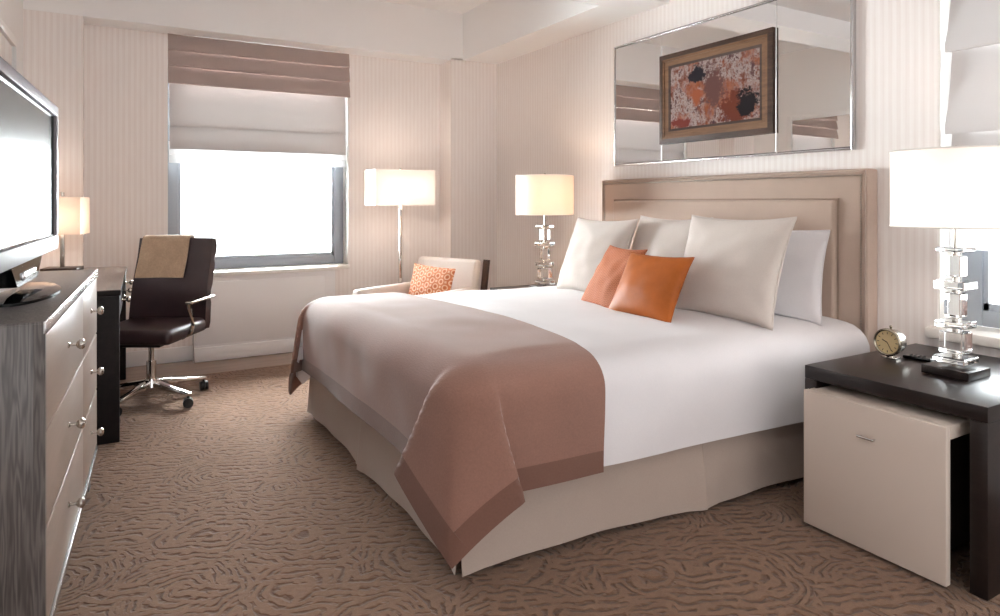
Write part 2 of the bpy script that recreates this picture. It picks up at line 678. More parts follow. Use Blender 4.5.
# back wall around the window
b = B()
b.b2(-0.9, WX0, YB, YB + 0.3, 0, 3.0)
b.b2(WX1, 3.4, YB, YB + 0.3, 0, 3.0)
b.b2(WX0, WX1, YB, YB + 0.3, 0, WZ0 - 0.03)
b.b2(WX0, WX1, YB, YB + 0.3, ZS, 3.0)
wb = struct(b.obj('wall_back', 'wallpaper'), 'beige striped wallpaper wall holding the big window', 'wall')
b = B()
b.b2(2.609, XW + 0.02, YC, YB + 0.02, 0, ZS + 0.01)
b.obj('pilaster', 'wallpaper', wb)
b = B()
b.b2(-0.8, -0.16, YC, YB + 0.02, 0, ZS - 0.01)
b.obj('pilaster', 'wallpaper', wb)
# right wall around its window
b = B()
b.b2(XW, XW + 0.3, W2Y1, YB + 0.3, 0, 3.0)
b.b2(XW, XW + 0.3, YR, W2Y0, 0, 3.0)
b.b2(XW, XW + 0.3, W2Y0, W2Y1, 0, 0.63)
b.b2(XW, XW + 0.3, W2Y0, W2Y1, ZS, 3.0)
struct(b.obj('wall_right', 'wallpaper'), 'beige striped wallpaper wall behind the bed', 'wall')
# left wall, turned two degrees
b = B()
p0 = (left_x(YR), YR)
p1 = (left_x(YB + 0.3), YB + 0.3)
b.prism([(p0[0], p0[1]), (p1[0], p1[1]), (p1[0] - 0.25, p1[1]), (p0[0] - 0.25, p0[1])], 'z', 0, 3.0)
struct(b.obj('wall_left', 'white_paint'), 'off-white painted wall behind dresser and desk', 'wall')

# ceiling with soffit, window beam and cross beam
b = B()
b.b2(-1.2, 3.4, 3.3, 5.9, ZC, ZC + 0.15)
b.b2(-1.2, 3.4, YR, 3.3, ZC, ZC + 0.15)
ce = struct(b.obj('ceiling', 'ceiling'), 'plain white ceiling', 'ceiling')
b = B()
b.b2(2.73, XW + 0.02, 3.40, YC, ZS, ZC + 0.01)
b.obj('soffit', 'ceiling', ce)
b = B()
b.b2(-0.16, XW + 0.02, YC, YB + 0.02, ZS, ZC + 0.01)
b.obj('beam', 'cream_paint', ce)
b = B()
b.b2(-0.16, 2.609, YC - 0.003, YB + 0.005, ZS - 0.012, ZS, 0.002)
b.obj('beam_lit_underside', 'ceiling', ce)  # added white board, stands in for light bounced onto the beam's underside
b = B()
b.b2(-0.9, -0.16, YC - 0.004, YB + 0.02, ZS - 0.01, ZC + 0.01)
b.obj('beam', 'white_paint', ce)
b = B()
b.b2(-0.9, XW + 0.02, 3.13, 3.40, ZS, ZC + 0.01)
b.obj('cross_beam', 'cream_paint', ce)
b = B()
b.b2(-0.9, XW + 0.02, YR, 3.13, 2.61, ZC + 0.01)
b.obj('dropped_ceiling', 'ceiling', ce)

b = B()
b.b2(1.62, 2.609, YB - 0.015, YB + 0.01, 0, 0.11, 0.004)
b.b2(-0.16, 0.54, YB - 0.015, YB + 0.01, 0, 0.11, 0.004)
b.b2(2.609, XW, YC - 0.015, YC + 0.01, 0, 0.11, 0.004)
struct(b.obj('baseboard_back', 'cream_paint'), 'cream baseboard along the window wall', 'baseboard')
b = B()
b.b2(XW - 0.015, XW + 0.01, 0.0, YC - 0.015, 0, 0.11, 0.004)
struct(b.obj('baseboard_right', 'cream_paint'), 'cream baseboard along the bed wall', 'baseboard')


# ------------------------------------------------------------------ windows
def window(name, label, x0, x1, z0, z1, yin, m):
    """window built in a local frame: x across, y outwards, z up; m places it in the room"""
    root = thing(name, label, 'window')
    root.matrix_world = m
    tag(root, kind='structure')
    f = 0.085
    b = B()
    b.b2(x0, x0 + f, yin, yin + 0.05, z0, z1, 0.004)
    b.b2(x1 - f, x1, yin, yin + 0.05, z0, z1, 0.004)
    b.b2(x0 + f, x1 - f, yin, yin + 0.05, z0, z0 + 0.07, 0.004)
    b.b2(x0 + f, x1 - f, yin, yin + 0.05, z1 - 0.07, z1, 0.004)
    b.obj('window_frame', 'alu', root)
    b = B()
    b.b2(x0 + f, x0 + f + 0.02, yin + 0.012, yin + 0.04, z0 + 0.07, z1 - 0.07)
    b.b2(x1 - f - 0.02, x1 - f, yin + 0.012, yin + 0.04, z0 + 0.07, z1 - 0.07)
    b.b2(x0 + f, x1 - f, yin + 0.012, yin + 0.04, z0 + 0.07, z0 + 0.1)
    b.b2(x0 + f, x1 - f, yin + 0.012, yin + 0.04, (z0 + z1) / 2 + 0.1, (z0 + z1) / 2 + 0.15)
    b.obj('sash', 'alu', root)
    b = B()
    b.b2(x0 + f, x1 - f, yin + 0.024, yin + 0.03, z0 + 0.08, z1 - 0.08)
    b.obj('pane', 'glass', root)
    b = B()    # white reveal lining
    b.b2(x0 - 0.004, x0 + 0.006, 0.004, yin, z0, z1)
    b.b2(x1 - 0.006, x1 + 0.004, 0.004, yin, z0, z1)
    b.obj('jamb', 'gloss_white', root)
    return root


w1 = window('window_1', 'large back window glowing white under raised roman shades', WX0, WX1, WZ0, ZS, 0.145,
            Matrix.Translation((0, YB, 0)))
b = B()
b.b2(WX0 - 0.004, WX1 + 0.004, -0.01, 0.16, WZ0 - 0.035, WZ0, 0.006)
b.b2(0.5, 1.64, -0.125, 0.0, WZ0 - 0.035, WZ0, 0.006)
b.obj('window_sill', 'gloss_white', w1)

mr = Matrix.Translation((XW, 0, 0)) @ Matrix.Rotation(-PI / 2, 4, 'Z')
# local x -> world -y, local y -> world +x
w2 = window('window_2', 'bright side window behind the near bedside lamp', -W2Y1, -W2Y0, 0.66, ZS, 0.19, mr)
b = B()
b.b2(-W2Y1 - 0.04, -W2Y0 + 0.04, -0.035, 0.2, 0.615, 0.66, 0.01)
b.obj('window_sill', 'gloss_white', w2)

# radiator cover under the back window
r = thing('radiator_cover', 'cream panelled radiator cover below the back window sill', 'radiator cover', (1.08, 5.46, 0))
b = B()
b.b2(-0.54, 0.53, 0.0, 0.085, 0.0, WZ0 - 0.036)
b.obj('body', 'cream_paint', r)
b = B()
b.b2(-0.53, 0.44, -0.012, 0.002, 0.125, 0.595, 0.003)
b.obj('front_panel', 'cream_paint', r)
b = B()
b.b2(-0.54, 0.53, -0.018, 0.0, 0.0, 0.105, 0.003)
b.obj('kickboard', 'cream_paint', r)


# ------------------------------------------------------------------ roman shades
def shade_sheet(prof, x0, x1, t=0.004):
    b = B()
    b.grid(lambda p, x: Vector((x, prof[p][1], prof[p][0])), list(range(len(prof))), [x0, (x0 + x1) / 2, x1])
    b.thick(t)
    return b


def fold_profile(z_top, z_bot, n, depth, base):
    """n hanging folds: each bellies outwards (negative y) towards its lower lip, then tucks back"""
    h = (z_top - z_bot) / n
    out = []
    for i in range(n):
        zt = z_top - i * h
        out += [(zt, base - 0.002), (zt - h * 0.35, base - depth * 0.45), (zt - h * 0.75, base - depth * 0.85),
                (zt - h * 0.97, base - depth), (zt - h * 1.0, base - depth * 0.9), (zt - h * 0.985, base - depth * 0.3)]
    out[-1] = (z_bot + 0.004, base - depth * 0.3)
    return out


s1 = thing('roman_shade', 'taupe brown folded roman shade at top of the back window', 'window shade', (0, YB, 0))
bz = [(2.456, 2.335), (2.335, 2.215), (2.215, 2.085)]
for i, (za, zb) in enumerate(bz):
    fold = [(za, -0.012 - 0.004 * i), (za - 0.06, -0.026 - 0.005 * i), (zb + 0.004, -0.036 - 0.006 * i),
            (zb, -0.030 - 0.006 * i), (zb + 0.012, -0.016 - 0.004 * i)]
    shade_sheet(fold, WX0 + 0.004, WX1 - 0.004).obj('fold', 'brown_shade', s1)
b = B()
b.b2(WX0 + 0.006, WX1 - 0.006, -0.012, 0.03, 2.42, ZS - 0.014)
b.obj('head_rail', 'brown_shade', s1)

s2 = thing('roman_shade', 'white folded roman shade hanging below the brown one at the back window', 'window shade', (0, YB, 0))
for za, zb, o1 in ((2.14, 1.775, 0.030), (1.79, 1.60, 0.012)):
    fold = [(za, 0.05), (za - 0.1, o1 + 0.012), (zb + 0.03, o1), (zb, o1 - 0.004), (zb + 0.008, o1 + 0.02)]
    shade_sheet(fold, WX0 + 0.018, WX1 - 0.022).obj('fold', 'white_shade', s2)
fold = [(1.66, 0.05), (1.58, 0.032), (1.56, 0.03), (1.555, 0.036), (1.52, 0.03), (1.495, 0.03)]
shade_sheet(fold, WX0 + 0.014, WX1 - 0.014).obj('hem', 'sheer', s2)

s3 = thing('roman_shade', 'pale grey roman shade in the side window above the near lamp', 'window shade')
s3.matrix_world = mr
zs = [ZS - 0.005, 2.16, 1.84, 1.49, 1.16]
for i, (za, zb) in enumerate(zip(zs, zs[1:])):
    h = za - zb
    fold = [(za + 0.03 * (i > 0), 0.06), (za - h * 0.3, 0.045), (za - h * 0.7, 0.02), (zb + 0.03, -0.005), (zb, -0.002),
            (zb + 0.006, 0.04)]
    sg = B()
    sg.grid(lambda p, x: Vector((x + 0.012 * (1 - abs(x - (-W2Y0)) / 1.41) * 0, fold[p][1], fold[p][0])),
            list(range(len(fold))), frange(-W2Y1 + 0.03, -W2Y0 - 0.03, 5))
    sg.thick(0.004)
    sg.obj('fold', 'white_shade', s3)
fold = [(1.2, 0.05), (1.1, 0.04), (1.02, 0.035), (1.0, 0.04)]
shade_sheet(fold, -W2Y1 + 0.03, -W2Y0 - 0.03).obj('hem', 'sheer', s3)

# ------------------------------------------------------------------ bed
XH = 2.99       # headboard front
BL, BW = 2.05, 1.95
Y0 = 1.765
SK = 0.062      # the bed stands slightly askew: its foot is nearer the window
ZT = 0.625


def bedp(u, v, z):
    return Vector((XH - u, Y0 + v + SK * u, z))


bed = thing('bed', 'king bed with cream upholstered headboard and pleated linen skirt', 'bed', (2.0, 2.8, 0))
BO = Vector((2.0, 2.8, 0))


def bp(u, v, z):
    return bedp(u, v, z) - BO


# headboard: outer slab, border, raised panel, piping and nailheads
HY0, HY1, HZ = 1.785, 3.69, 1.355
hb = B()
hb.b2(XH + 0.0, XW - 0.003, HY0, HY1, 0.0, HZ, 0.012)
head = hb.obj('headboard', 'linen', bed, loc=-BO)
b = B()   # welt along the front edge
eo = 0.010
b.tube([(XH - 0.003, HY0 + eo, 0.02), (XH - 0.003, HY0 + eo, HZ - eo), (XH - 0.003, HY1 - eo, HZ - eo), (XH - 0.003, HY1 - eo, 0.02)], 0.007, 8)
b.obj('edge_welt', 'linen', head)
rw = 0.022
ib = 0.145
b = B()
b.b2(XH - 0.03, XH + 0.01, HY0 + ib, HY1 - ib, 0.1, HZ - ib, 0.018, 4)
b.obj('padded_panel', 'linen', head)
b = B()
b.tube([(XH - 0.006, HY0 + ib - 0.004, 0.1), (XH - 0.006, HY0 + ib - 0.004, HZ - ib + 0.004),
        (XH - 0.006, HY1 - ib + 0.004, HZ - ib + 0.004), (XH - 0.006, HY1 - ib + 0.004, 0.1)], 0.006, 6)
b.obj('piping', 'linen_piping', head)
b = B()
def nail(y, z):
    b.sph((XH - 0.003, y, z), 0.0045, 6)
z = 0.5
while z < HZ - rw:
    nail(HY0 + rw + 0.008, z)
    nail(HY1 - rw - 0.008, z)
    z += 0.0125
y = HY0 + rw + 0.01
while y < HY1 - rw:
    nail(y, HZ - rw - 0.008)
    y += 0.0125
tag(b.obj('nailhead_trim', 'nail', head), kind='stuff')

b = B()
b.grid(lambda u, v: bp(u, v, 0), [0.0], [0.0])
b.bm.free()


def bed_slab(u0, u1, v0, v1, z0, z1):
    b = B()
    vs = [b.bm.verts.new(bp(u, v, z)) for z in (z0, z1) for (u, v) in ((u0, v0), (u1, v0), (u1, v1), (u0, v1))]
    for f in ((0, 1, 2, 3), (4, 5, 6, 7), (0, 1, 5, 4), (1, 2, 6, 5), (2, 3, 7, 6), (3, 0, 4, 7)):
        b.bm.faces.new([vs[i] for i in f])
    bmesh.ops.bevel(b.bm, geom=b.bm.edges[:], offset=0.03, segments=3, affect='EDGES', profile=0.5)
    return b


bed_slab(0.01, BL - 0.07, 0.06, BW - 0.06, 0.08, 0.335).obj('box_spring', 'skirt', bed)
bed_slab(0.01, BL - 0.06, 0.05, BW - 0.05, 0.336, ZT - 0.025).obj('mattress', 'sheet', bed)


def skirt_panel(a, c, n_out, seed, ztop=0.34, zbot=0.012):
    """a hanging panel from bed coordinate a to c; n_out = outward direction in bed coordinates"""
    b = B()
    L = math.hypot(c[0] - a[0], c[1] - a[1])
    N = 40

    def fn(s, t):
        u = a[0] + (c[0] - a[0]) * s
        v = a[1] + (c[1] - a[1]) * s
        wav = 0.004 * math.sin(s * L * 7 + seed) + 0.003 * math.sin(s * L * 19 + seed * 2)
        edge = max(0, 1 - min(s, 1 - s) * L / 0.07)
        out = t * (0.020 + wav + 0.012 * edge)
        z = ztop + (zbot + 0.010 * (1 - edge) * math.sin(PI * s) * 1.5 - ztop) * t
        return bp(u + n_out[0] * out, v + n_out[1] * out, z)
    b.grid(fn, frange(0, 1, N), frange(0, 1, 8))
    b.thick(0.004)
    return b.obj('skirt_panel', 'skirt', bed)


FU = BL - 0.045
skirt_panel((FU + 0.022, 0.03), (1.000, 0.03), (0, -1), 0.3)
skirt_panel((0.994, 0.033), (0.02, 0.033), (0, -1), 2.1)
skirt_panel((1.06, 0.045), (0.93, 0.045), (0, -1), 2.1)
skirt_panel((FU, 0.016), (FU, 0.990), (1, 0), 1.2)
skirt_panel((FU - 0.012, 0.93), (FU - 0.012, 1.06), (1, 0), 1.2)
skirt_panel((FU - 0.012, 0.05), (FU - 0.10, 0.045), (0.3, -1), 1.2)
skirt_panel((FU - 0.006, 1.0), (FU - 0.006, BW - 0.03), (1, 0), 3.2)
skirt_panel((FU, BW - 0.03), (0.02, BW - 0.03), (0, 1), 4.0)


# draping: sheet coordinates su (from the head) and sv (across) -> 3-D, over the rounded bed
FOLD = [(0, 0.0, 0.0), (18, -0.28, 0.20), (45, 0.15, 0.16), (72, 0.30, -0.48), (90, 0.0, 0.0)]


def fold_h(deg):
    for (t0, a0, b0), (t1, a1, b1) in zip(FOLD, FOLD[1:]):
        if deg <= t1:
            k = (deg - t0) / (t1 - t0)
            return a0 + (a1 - a0) * k, b0 + (b1 - b0) * k
    return 0.0, 0.0


def prof(e, R):
    if e < R * PI / 2:
        return R * math.sin(e / R), R * (1 - math.cos(e / R)), 0.0
    return R, R, e - R * PI / 2


def drape(su, sv, off, R, puff, amp, seed, flare=0.0):
    Lf, Vn, Vf = BL - 0.02 - R, R, BW - R
    eu = max(0.0, su - Lf)
    en = max(0.0, Vn - sv)
    ef = max(0.0, sv - Vf)
    side = -1 if en > 0 else 1
    es = en + ef
    cu, cv = min(su, Lf), min(max(sv, Vn), Vf)
    # soft crown of the bedding, dying out to the edges
    k = (math.sin(PI * min(1, max(0, (cv - Vn) / (Vf - Vn)))) ** 0.5) * (min(1, (Lf - cu) / 0.35 + 0.25) ** 0.5)
    z0 = ZT + off + puff * k
    RR = R + off
    nz = noise.noise(Vector((su * 2.3 + seed, sv * 2.3, seed))) * amp + \
        noise.noise(Vector((su * 6 + seed, sv * 6, seed * 2))) * amp * 0.35
    if eu == 0 and es == 0:
        return bedp(cu, cv, z0 + nz * 0.6)
    if es == 0:
        o, d, h = prof(eu, R)
        sw = flare * h + (nz * min(1, eu / 0.2))
        return bedp(cu + o * RR / R + sw, cv, z0 - d * 1.0 - h)
    if eu == 0:
        o, d, h = prof(es, R)
        sw = flare * h + (nz * min(1, es / 0.2))
        return bedp(cu, cv + side * (o * RR / R + sw), z0 - d - h)
    r = math.hypot(eu, es)
    th = math.degrees(math.atan2(eu, es))
    o, d, h = prof(r, R)
    o *= RR / R
    ct, st = math.cos(math.radians(th)), math.sin(math.radians(th))
    hu, hm = fold_h(th)
    q = math.sqrt(1 + hu * hu + hm * hm)
    g = max(0.0, r - 0.02) * 0.85
    return bedp(cu + st * o + hu * g / q, cv + side * (ct * o + hm * g / q), z0 - d - h / q)


def dense(a, b, step):
    n = max(2, int(round((b - a) / step)) + 1)
    return frange(a, b, n)


# white duvet
OH = 0.455                         # side overhang in sheet length, hem at about z .29
b = B()
us = dense(0.035, BL - 0.02 - 0.11 + 0.36, 0.035)
vs = dense(0.11 - 0.425, BW - 0.11 + 0.425, 0.035)
b.grid(lambda u, v: drape(u, v, 0.012, 0.11, 0.03, 0.016, 3.1), us, vs)
b.thick(0.012)
tag(b.obj('duvet', 'sheet', angle=60), 'smooth white duvet spread over the king bed', 'duvet')

# taupe throw over the foot of the bed with darker border bands along its hems
RT = 0.115
FO, NO = 0.455, 0.465
u0, u1 = BL - 0.02 - RT - 0.42, BL - 0.02 - RT + FO
v0, v1 = RT - NO, BW - RT + NO
BWD = 0.075
th = thing('throw_blanket', 'taupe wool blanket with darker border draped over foot of bed', 'blanket', (1.1, 2.85, 0.5))
TO = Vector((1.1, 2.85, 0.5))


def tfn0(u, v):
    # inner edge runs slightly askew over the bed
    k = (u1 - u) / (u1 - u0)
    skew = -0.06 * (v - v0) / (v1 - v0) + 0.025 * math.sin(v * 3.1)
    return drape(u - k * skew, v, 0.040, RT, 0.03, 0.014, 8.4, 0.03) - TO


def tfn(u, v):
    # woven cloth rounds its folds: average over a small patch
    p = Vector((0, 0, 0))
    for du in (-0.014, 0, 0.014):
        for dv in (-0.014, 0, 0.014):
            p += tfn0(u + du, v + dv)
    return p / 9


def sheet_part(us, vs, name, mat):
    b = B()
    b.grid(tfn, us, vs)
    bmesh.ops.recalc_face_normals(b.bm, faces=b.bm.faces)
    b.thick(0.008)
    return b.obj(name, mat, th, angle=70)


um = dense(u0, u1 - BWD, 0.018)
vm = dense(v0 + BWD, v1 - BWD, 0.018)
sheet_part(um, vm, 'blanket_field', 'throw')
sheet_part(dense(u1 - BWD, u1, 0.018), dense(v0, v1, 0.018), 'border_band', 'throw_border')
sheet_part(um, dense(v0, v0 + BWD, 0.018), 'border_band', 'throw_border')
sheet_part(um, dense(v1 - BWD, v1, 0.018), 'border_band', 'throw_border')


# ------------------------------------------------------------------ pillows
def pillow_mesh(w, h, t, pinch=0.06, n=26, seed=0.0, wr=0.006, slump=0.0):
    """x across, z up from the bottom edge, y thickness (front is -y)"""
    b = B()
    rows = {}
    for side in (-1, 1):
        for i in range(n + 1):
            for j in range(n + 1):
                a = -1 + 2 * i / n
                c = -1 + 2 * j / n
                rim = i in (0, n) or j in (0, n)
                if rim and side == 1:
                    rows[(side, i, j)] = rows[(-1, i, j)]
                    continue
                # ease the samples towards the rim
                aa = math.sin(a * PI / 2) * 0.6 + a * 0.4
                cc = math.sin(c * PI / 2) * 0.6 + c * 0.4
                x = aa * (w / 2) * (1 - pinch * (1 - cc * cc))
                z = cc * (h / 2) * (1 - pinch * (1 - aa * aa))
                f = ((1 - aa * aa) * (1 - cc * cc))
                y = side * (t / 2) * f ** 0.42
                bell = 1 + slump * (-cc) * 0.5
                y *= bell
                if not rim:
                    y += wr * noise.noise(Vector((aa * 3 + seed, cc * 3, side + seed))) * 2 * f ** 0.3
                rows[(side, i, j)] = b.bm.verts.new((x, y, z + h / 2))
    for side in (-1, 1):
        for i in range(n):
            for j in range(n):
                b.bm.faces.new((rows[(side, i, j)], rows[(side, i + 1, j)], rows[(side, i + 1, j + 1)], rows[(side, i, j + 1)]))
    edge = [(i, 0) for i in range(n)] + [(n, j) for j in range(n)] + [(i, n) for i in range(n, 0, -1)] + [(0, j) for j in range(n, 0, -1)]
    loop = [rows[(-1, i, j)].co.copy() for i, j in edge]
    return b, loop


def pillow(name, label, mat, pos, face_deg, lean_deg, w, h, t, roll=0.0, group=None, pinch=0.06, seed=0.0,
           piping=None, slump=0.2, cat='pillow', wr=0.006):
    root = thing(name, label, cat, group=group)
    m = Matrix.Translation(pos) @ Matrix.Rotation(math.radians(face_deg + 90), 4, 'Z') @ \
        Matrix.Rotation(math.radians(-lean_deg), 4, 'X') @ Matrix.Rotation(math.radians(roll), 4, 'Y')
    root.matrix_world = m
    b, loop = pillow_mesh(w, h, t, pinch, seed=seed, slump=slump, wr=wr)
    b.obj('cover', mat, root, angle=80)
    b = B()
    b.tube(loop, 0.0035, 6, closed=True)
    b.obj('seam', piping or mat, root)
    return root


ZB = ZT + 0.035
EG = 'oatmeal square pillows along the headboard'
pillow('euro_pillow', 'large oatmeal square pillow nearest the window, against the headboard', 'euro', (2.42, 3.16, ZB - 0.012), 181, 21,
       0.55, 0.485, 0.18, 0, EG, seed=1.0, pinch=0.09)
pillow('euro_pillow', 'large oatmeal square pillow in the middle of the headboard row', 'euro', (2.56, 2.74, ZB - 0.012), 178, 20,
       0.57, 0.50, 0.17, 0, EG, seed=5.0, pinch=0.09)
pillow('euro_pillow', 'large oatmeal square pillow nearest the near bedside lamp', 'euro', (2.45, 2.185, ZB - 0.012), 183, 20,
       0.59, 0.515, 0.17, 0, EG, seed=9.0, pinch=0.09)
pillow('sleeping_pillow', 'plain white pillow tucked behind the rightmost oatmeal pillow', 'sheet', (2.765, 2.205, ZB - 0.015), 181, 8,
       0.68, 0.43, 0.14, 0, seed=3.3)
pillow('throw_pillow', 'small woven orange cushion leaning behind the orange leather cushion', 'orange_weave', (2.165, 2.72, ZB - 0.008), 170, 31,
       0.37, 0.36, 0.10, 0, pinch=0.08, seed=2.0, cat='cushion')
pillow('throw_pillow', 'small shiny orange leather cushion at front of bed pillows', 'orange_leather', (2.135, 2.38, ZB - 0.008), 184, 29,
       0.40, 0.335, 0.11, 0, pinch=0.08, seed=7.0, cat='cushion', wr=0.002)


# ------------------------------------------------------------------ nightstands
def nightstand(label, loc, W, D, H):
    """local x = into the wall, y = width; origin at front right floor corner"""
    root = thing('nightstand', label, 'nightstand', loc, 0, None)
    t = 0.05
    b = B()
    b.b2(0, D, 0, W, H - t, H, 0.003)
    b.obj('top', 'espresso', root)
    for y0 in (0, W - t):
        b = B()
        b.b2(0, D, y0, y0 + t, 0, H - t, 0.003)
        b.obj('side_panel', 'espresso', root)
    b = B()
    b.b2(D - 0.02, D, t, W - t, 0.05, H - t)
    b.obj('back_panel', 'espresso', root)
    return root


nightstand('dark espresso waterfall nightstand holding alarm clock and near lamp', (2.275, 0.99, 0), 0.612, 0.765, 0.583)
nightstand('dark espresso nightstand on the window side of the bed', (2.36, 3.785, 0), 0.40, 0.68, 0.583)

cb = thing('bedside_cabinet', 'white lacquered drawer cabinet pushed under the near nightstand', 'cabinet', (2.222, 1.08, 0))
b = B()
b.b2(0, 0.028, 0, 0.49, 0.012, 0.505, 0.004)
fp = b.obj('front_panel', 'white_lacquer', cb)
b = B()
b.b2(0.028, 0.60, -0.0, 0.485, 0.462, 0.505, 0.003)
b.obj('top_panel', 'white_lacquer', cb)
b = B()
b.b2(0.03, 0.58, 0.07, 0.46, 0.05, 0.462)
b.obj('body', 'dark_side', cb)
b = B()
b.cyl((-0.016, 0.215, 0.40), (-0.016, 0.275, 0.40), 0.0045, n=10)
b.cyl((-0.016, 0.222, 0.40), (0.002, 0.222, 0.40), 0.003, n=8)
b.cyl((-0.016, 0.268, 0.40), (0.002, 0.268, 0.40), 0.003, n=8)
b.obj('handle', 'chrome', fp)
caster_src = None
for i, (x, y) in enumerate(((0.08, 0.1), (0.08, 0.43), (0.54, 0.1), (0.54, 0.43))):
    if caster_src is None:
        b = B()
        b.cyl((-0.008, 0, 0.025), (0.008, 0, 0.025), 0.025, n=14)
        b.cyl((0, 0, 0.03), (0, 0, 0.052), 0.008, n=8)
        caster_src = b.obj('caster', 'black_plastic', cb, loc=(x, y, 0))
    else:
        inst(caster_src, 'caster', cb, (x, y, 0))


# ------------------------------------------------------------------ crystal bedside lamps
def bedside_lamp(label, loc, power, warm, cloth):
    root = thing('bedside_lamp', label, 'lamp', loc, 0, 'crystal bedside lamps')
    b = B()
    b.box((0, 0, 0.015), (0.155, 0.155, 0.03), 0.002)
    b.obj('base', 'espresso', root)
    z = 0.03
    # (half width, height) crystal blocks with metal joints between
    stack = [('slab', 0.052, 0.022), ('block', 0.038, 0.075), ('slab', 0.048, 0.024), ('block', 0.027, 0.085),
             ('slab', 0.050, 0.030), ('block', 0.027, 0.075), ('slab', 0.046, 0.016)]
    for i, (kind, hw, h) in enumerate(stack):
        joints = B()
        joints.cyl((0, 0, z), (0, 0, z + 0.014), 0.011, n=14)
        joints.obj('joint', 'nickel', root)
        z += 0.014
        b = B()
        b.box((0, 0, z + h / 2), (hw * 2, hw * 2, h), 0.003, 1, rot=0.0)
        b.obj('crystal_' + kind, 'crystal', root, angle=20)
        z += h
    joints = B()
    joints.cyl((0, 0, z), (0, 0, 0.58), 0.008, n=12)
    joints.obj('stem', 'nickel', root)
    # drum shade open above and below
    z0, z1, R = 0.529, 0.801, 0.203
    b = B()
    b.lathe([(R, z0), (R, (z0 + z1) / 2), (R, z1)], 96)
    sh = b.obj('shade', cloth, root)
    b = B()
    b.tube([(math.cos(t) * R, math.sin(t) * R, z1) for t in frange(0, 2 * PI, 49)[:-1]], 0.003, 6, closed=True)
    b.obj('shade_ring', 'gloss_white', sh)
    b = B()
    b.tube([(math.cos(t) * R, math.sin(t) * R, z0) for t in frange(0, 2 * PI, 49)[:-1]], 0.003, 6, closed=True)
    b.obj('shade_ring', 'gloss_white', sh)
    b = B()
    for k in range(3):
        a = k * 2 * PI / 3 + 0.4
        b.cyl((0, 0, z1 - 0.006), (math.cos(a) * (R - 0.003), math.sin(a) * (R - 0.003), z1 - 0.006), 0.002, n=6)
    b.cyl((0, 0, z1 - 0.02), (0, 0, z1), 0.004, n=8)
    b.sph((0, 0, z1 + 0.01), 0.009, 10)
    b.obj('finial', 'nickel', root)
    b = B()
    b.lathe([(0, 0.60), (0.014, 0.605), (0.016, 0.62), (0.03, 0.65), (0.032, 0.67), (0.022, 0.695), (0, 0.705)], 16)
    bulb = b.obj('bulb', 'gloss_white', root)
    l = bpy.data.lights.new('bulb_light', 'POINT')
    l.energy = power
    l.color = warm
    l.shadow_soft_size = 0.035
    lo = bpy.data.objects.new('bulb_light', l)
    COL.objects.link(lo)
    lo.parent = root
    lo.location = (0.0, 0.0, 0.655)
    bulb.visible_shadow = True
    bpy.data.objects.remove(bulb)
    return root


bedside_lamp('stacked crystal lamp with white drum shade beside the alarm clock', (2.615, 1.24, 0.583), 3.0, (1.0, 0.89, 0.82), 'lampshade')
bedside_lamp('stacked crystal lamp with white drum shade on the window-side nightstand', (2.634, 3.885, 0.583), 4.2, (1.0, 0.75, 0.55), 'lampshade_warm')

# alarm clock on the near nightstand, facing the foot of the bed
ck = thing('alarm_clock', 'round nickel alarm clock with cream dial on the near nightstand', 'clock', (2.66, 1.50, 0.583))
rm = Matrix.Translation((0, 0, 0.064)) @ Matrix.Rotation(-PI / 2, 4, 'Y')     # local z -> world -x
b = B()
b.lathe([(0, -0.045), (0.038, -0.045), (0.046, -0.038), (0.049, -0.02), (0.049, 0.012), (0.044, 0.014), (0, 0.012)], 40, rm)
b.obj('case', 'nickel', ck)
b = B()
b.lathe([(0.044, 0.010), (0.045, 0.018), (0.049, 0.022), (0.054, 0.018), (0.055, 0.010), (0.050, 0.004)], 40, rm, close=True)
b.obj('bezel', 'clock_brass', ck)
b = B()
b.lathe([(0, 0.0145), (0.0445, 0.0145), (0.0445, 0.013), (0, 0.013)], 40, rm)
dial = b.obj('dial', 'clock_face', ck)
b = B()
for k in range(12):
    a = k * PI / 6
    c, s = math.cos(a), math.sin(a)
    p0_ = rm @ Vector((0.032 * c, 0.032 * s, 0.0152))
    p1_ = rm @ Vector((0.040 * c, 0.040 * s, 0.0152))
    b.cyl(p0_, p1_, 0.0014, n=6)
b.obj('hour_marks', 'dark_ink', dial)
# hands: minute hand near half past, hour hand near ten
for nm, ang, ln, w in (('minute_hand', -152, 0.034, 0.0011), ('hour_hand', 66, 0.022, 0.0016)):
    a = math.radians(ang)          # angle from twelve, turning to viewer's left
    b = B()
    up, left = math.cos(a), math.sin(a)
    # viewer looks along +x: viewer's left is +y
    b.cyl((-0.0165, 0, 0.064), (-0.0165, left * ln, 0.064 + up * ln), w, n=6)
    b.obj(nm, 'dark_ink', dial)
b = B()
b.b2(-0.012, 0.03, -0.028, 0.028, 0.0, 0.006, 0.002)
b.cyl((0.0, 0, 0.004), (0.0, 0, 0.018), 0.012, 0.016, n=14)
b.obj('foot', 'nickel', ck)
b = B()
b.cyl((0.01, 0, 0.112), (0.01, 0, 0.121), 0.004, n=10)
b.sph((0.01, 0, 0.123), 0.006, 10)
b.obj('winding_knob', 'clock_brass', ck)

rc = thing('remote_control', 'slim black remote control lying behind the alarm clock', 'remote', (2.735, 1.43, 0.583), math.radians(8))
b = B()
b.b2(-0.02, 0.02, -0.05, 0.05, 0.0, 0.012, 0.004, 3)
b.obj('body', 'gloss_black', rc)
b = B()
for i in range(4):
    for j in range(2):
        b.box((-0.008 + j * 0.016, -0.02 + i * 0.015, 0.0145), (0.008, 0.007, 0.003), 0.001)
b.obj('buttons', 'black_plastic', rc)

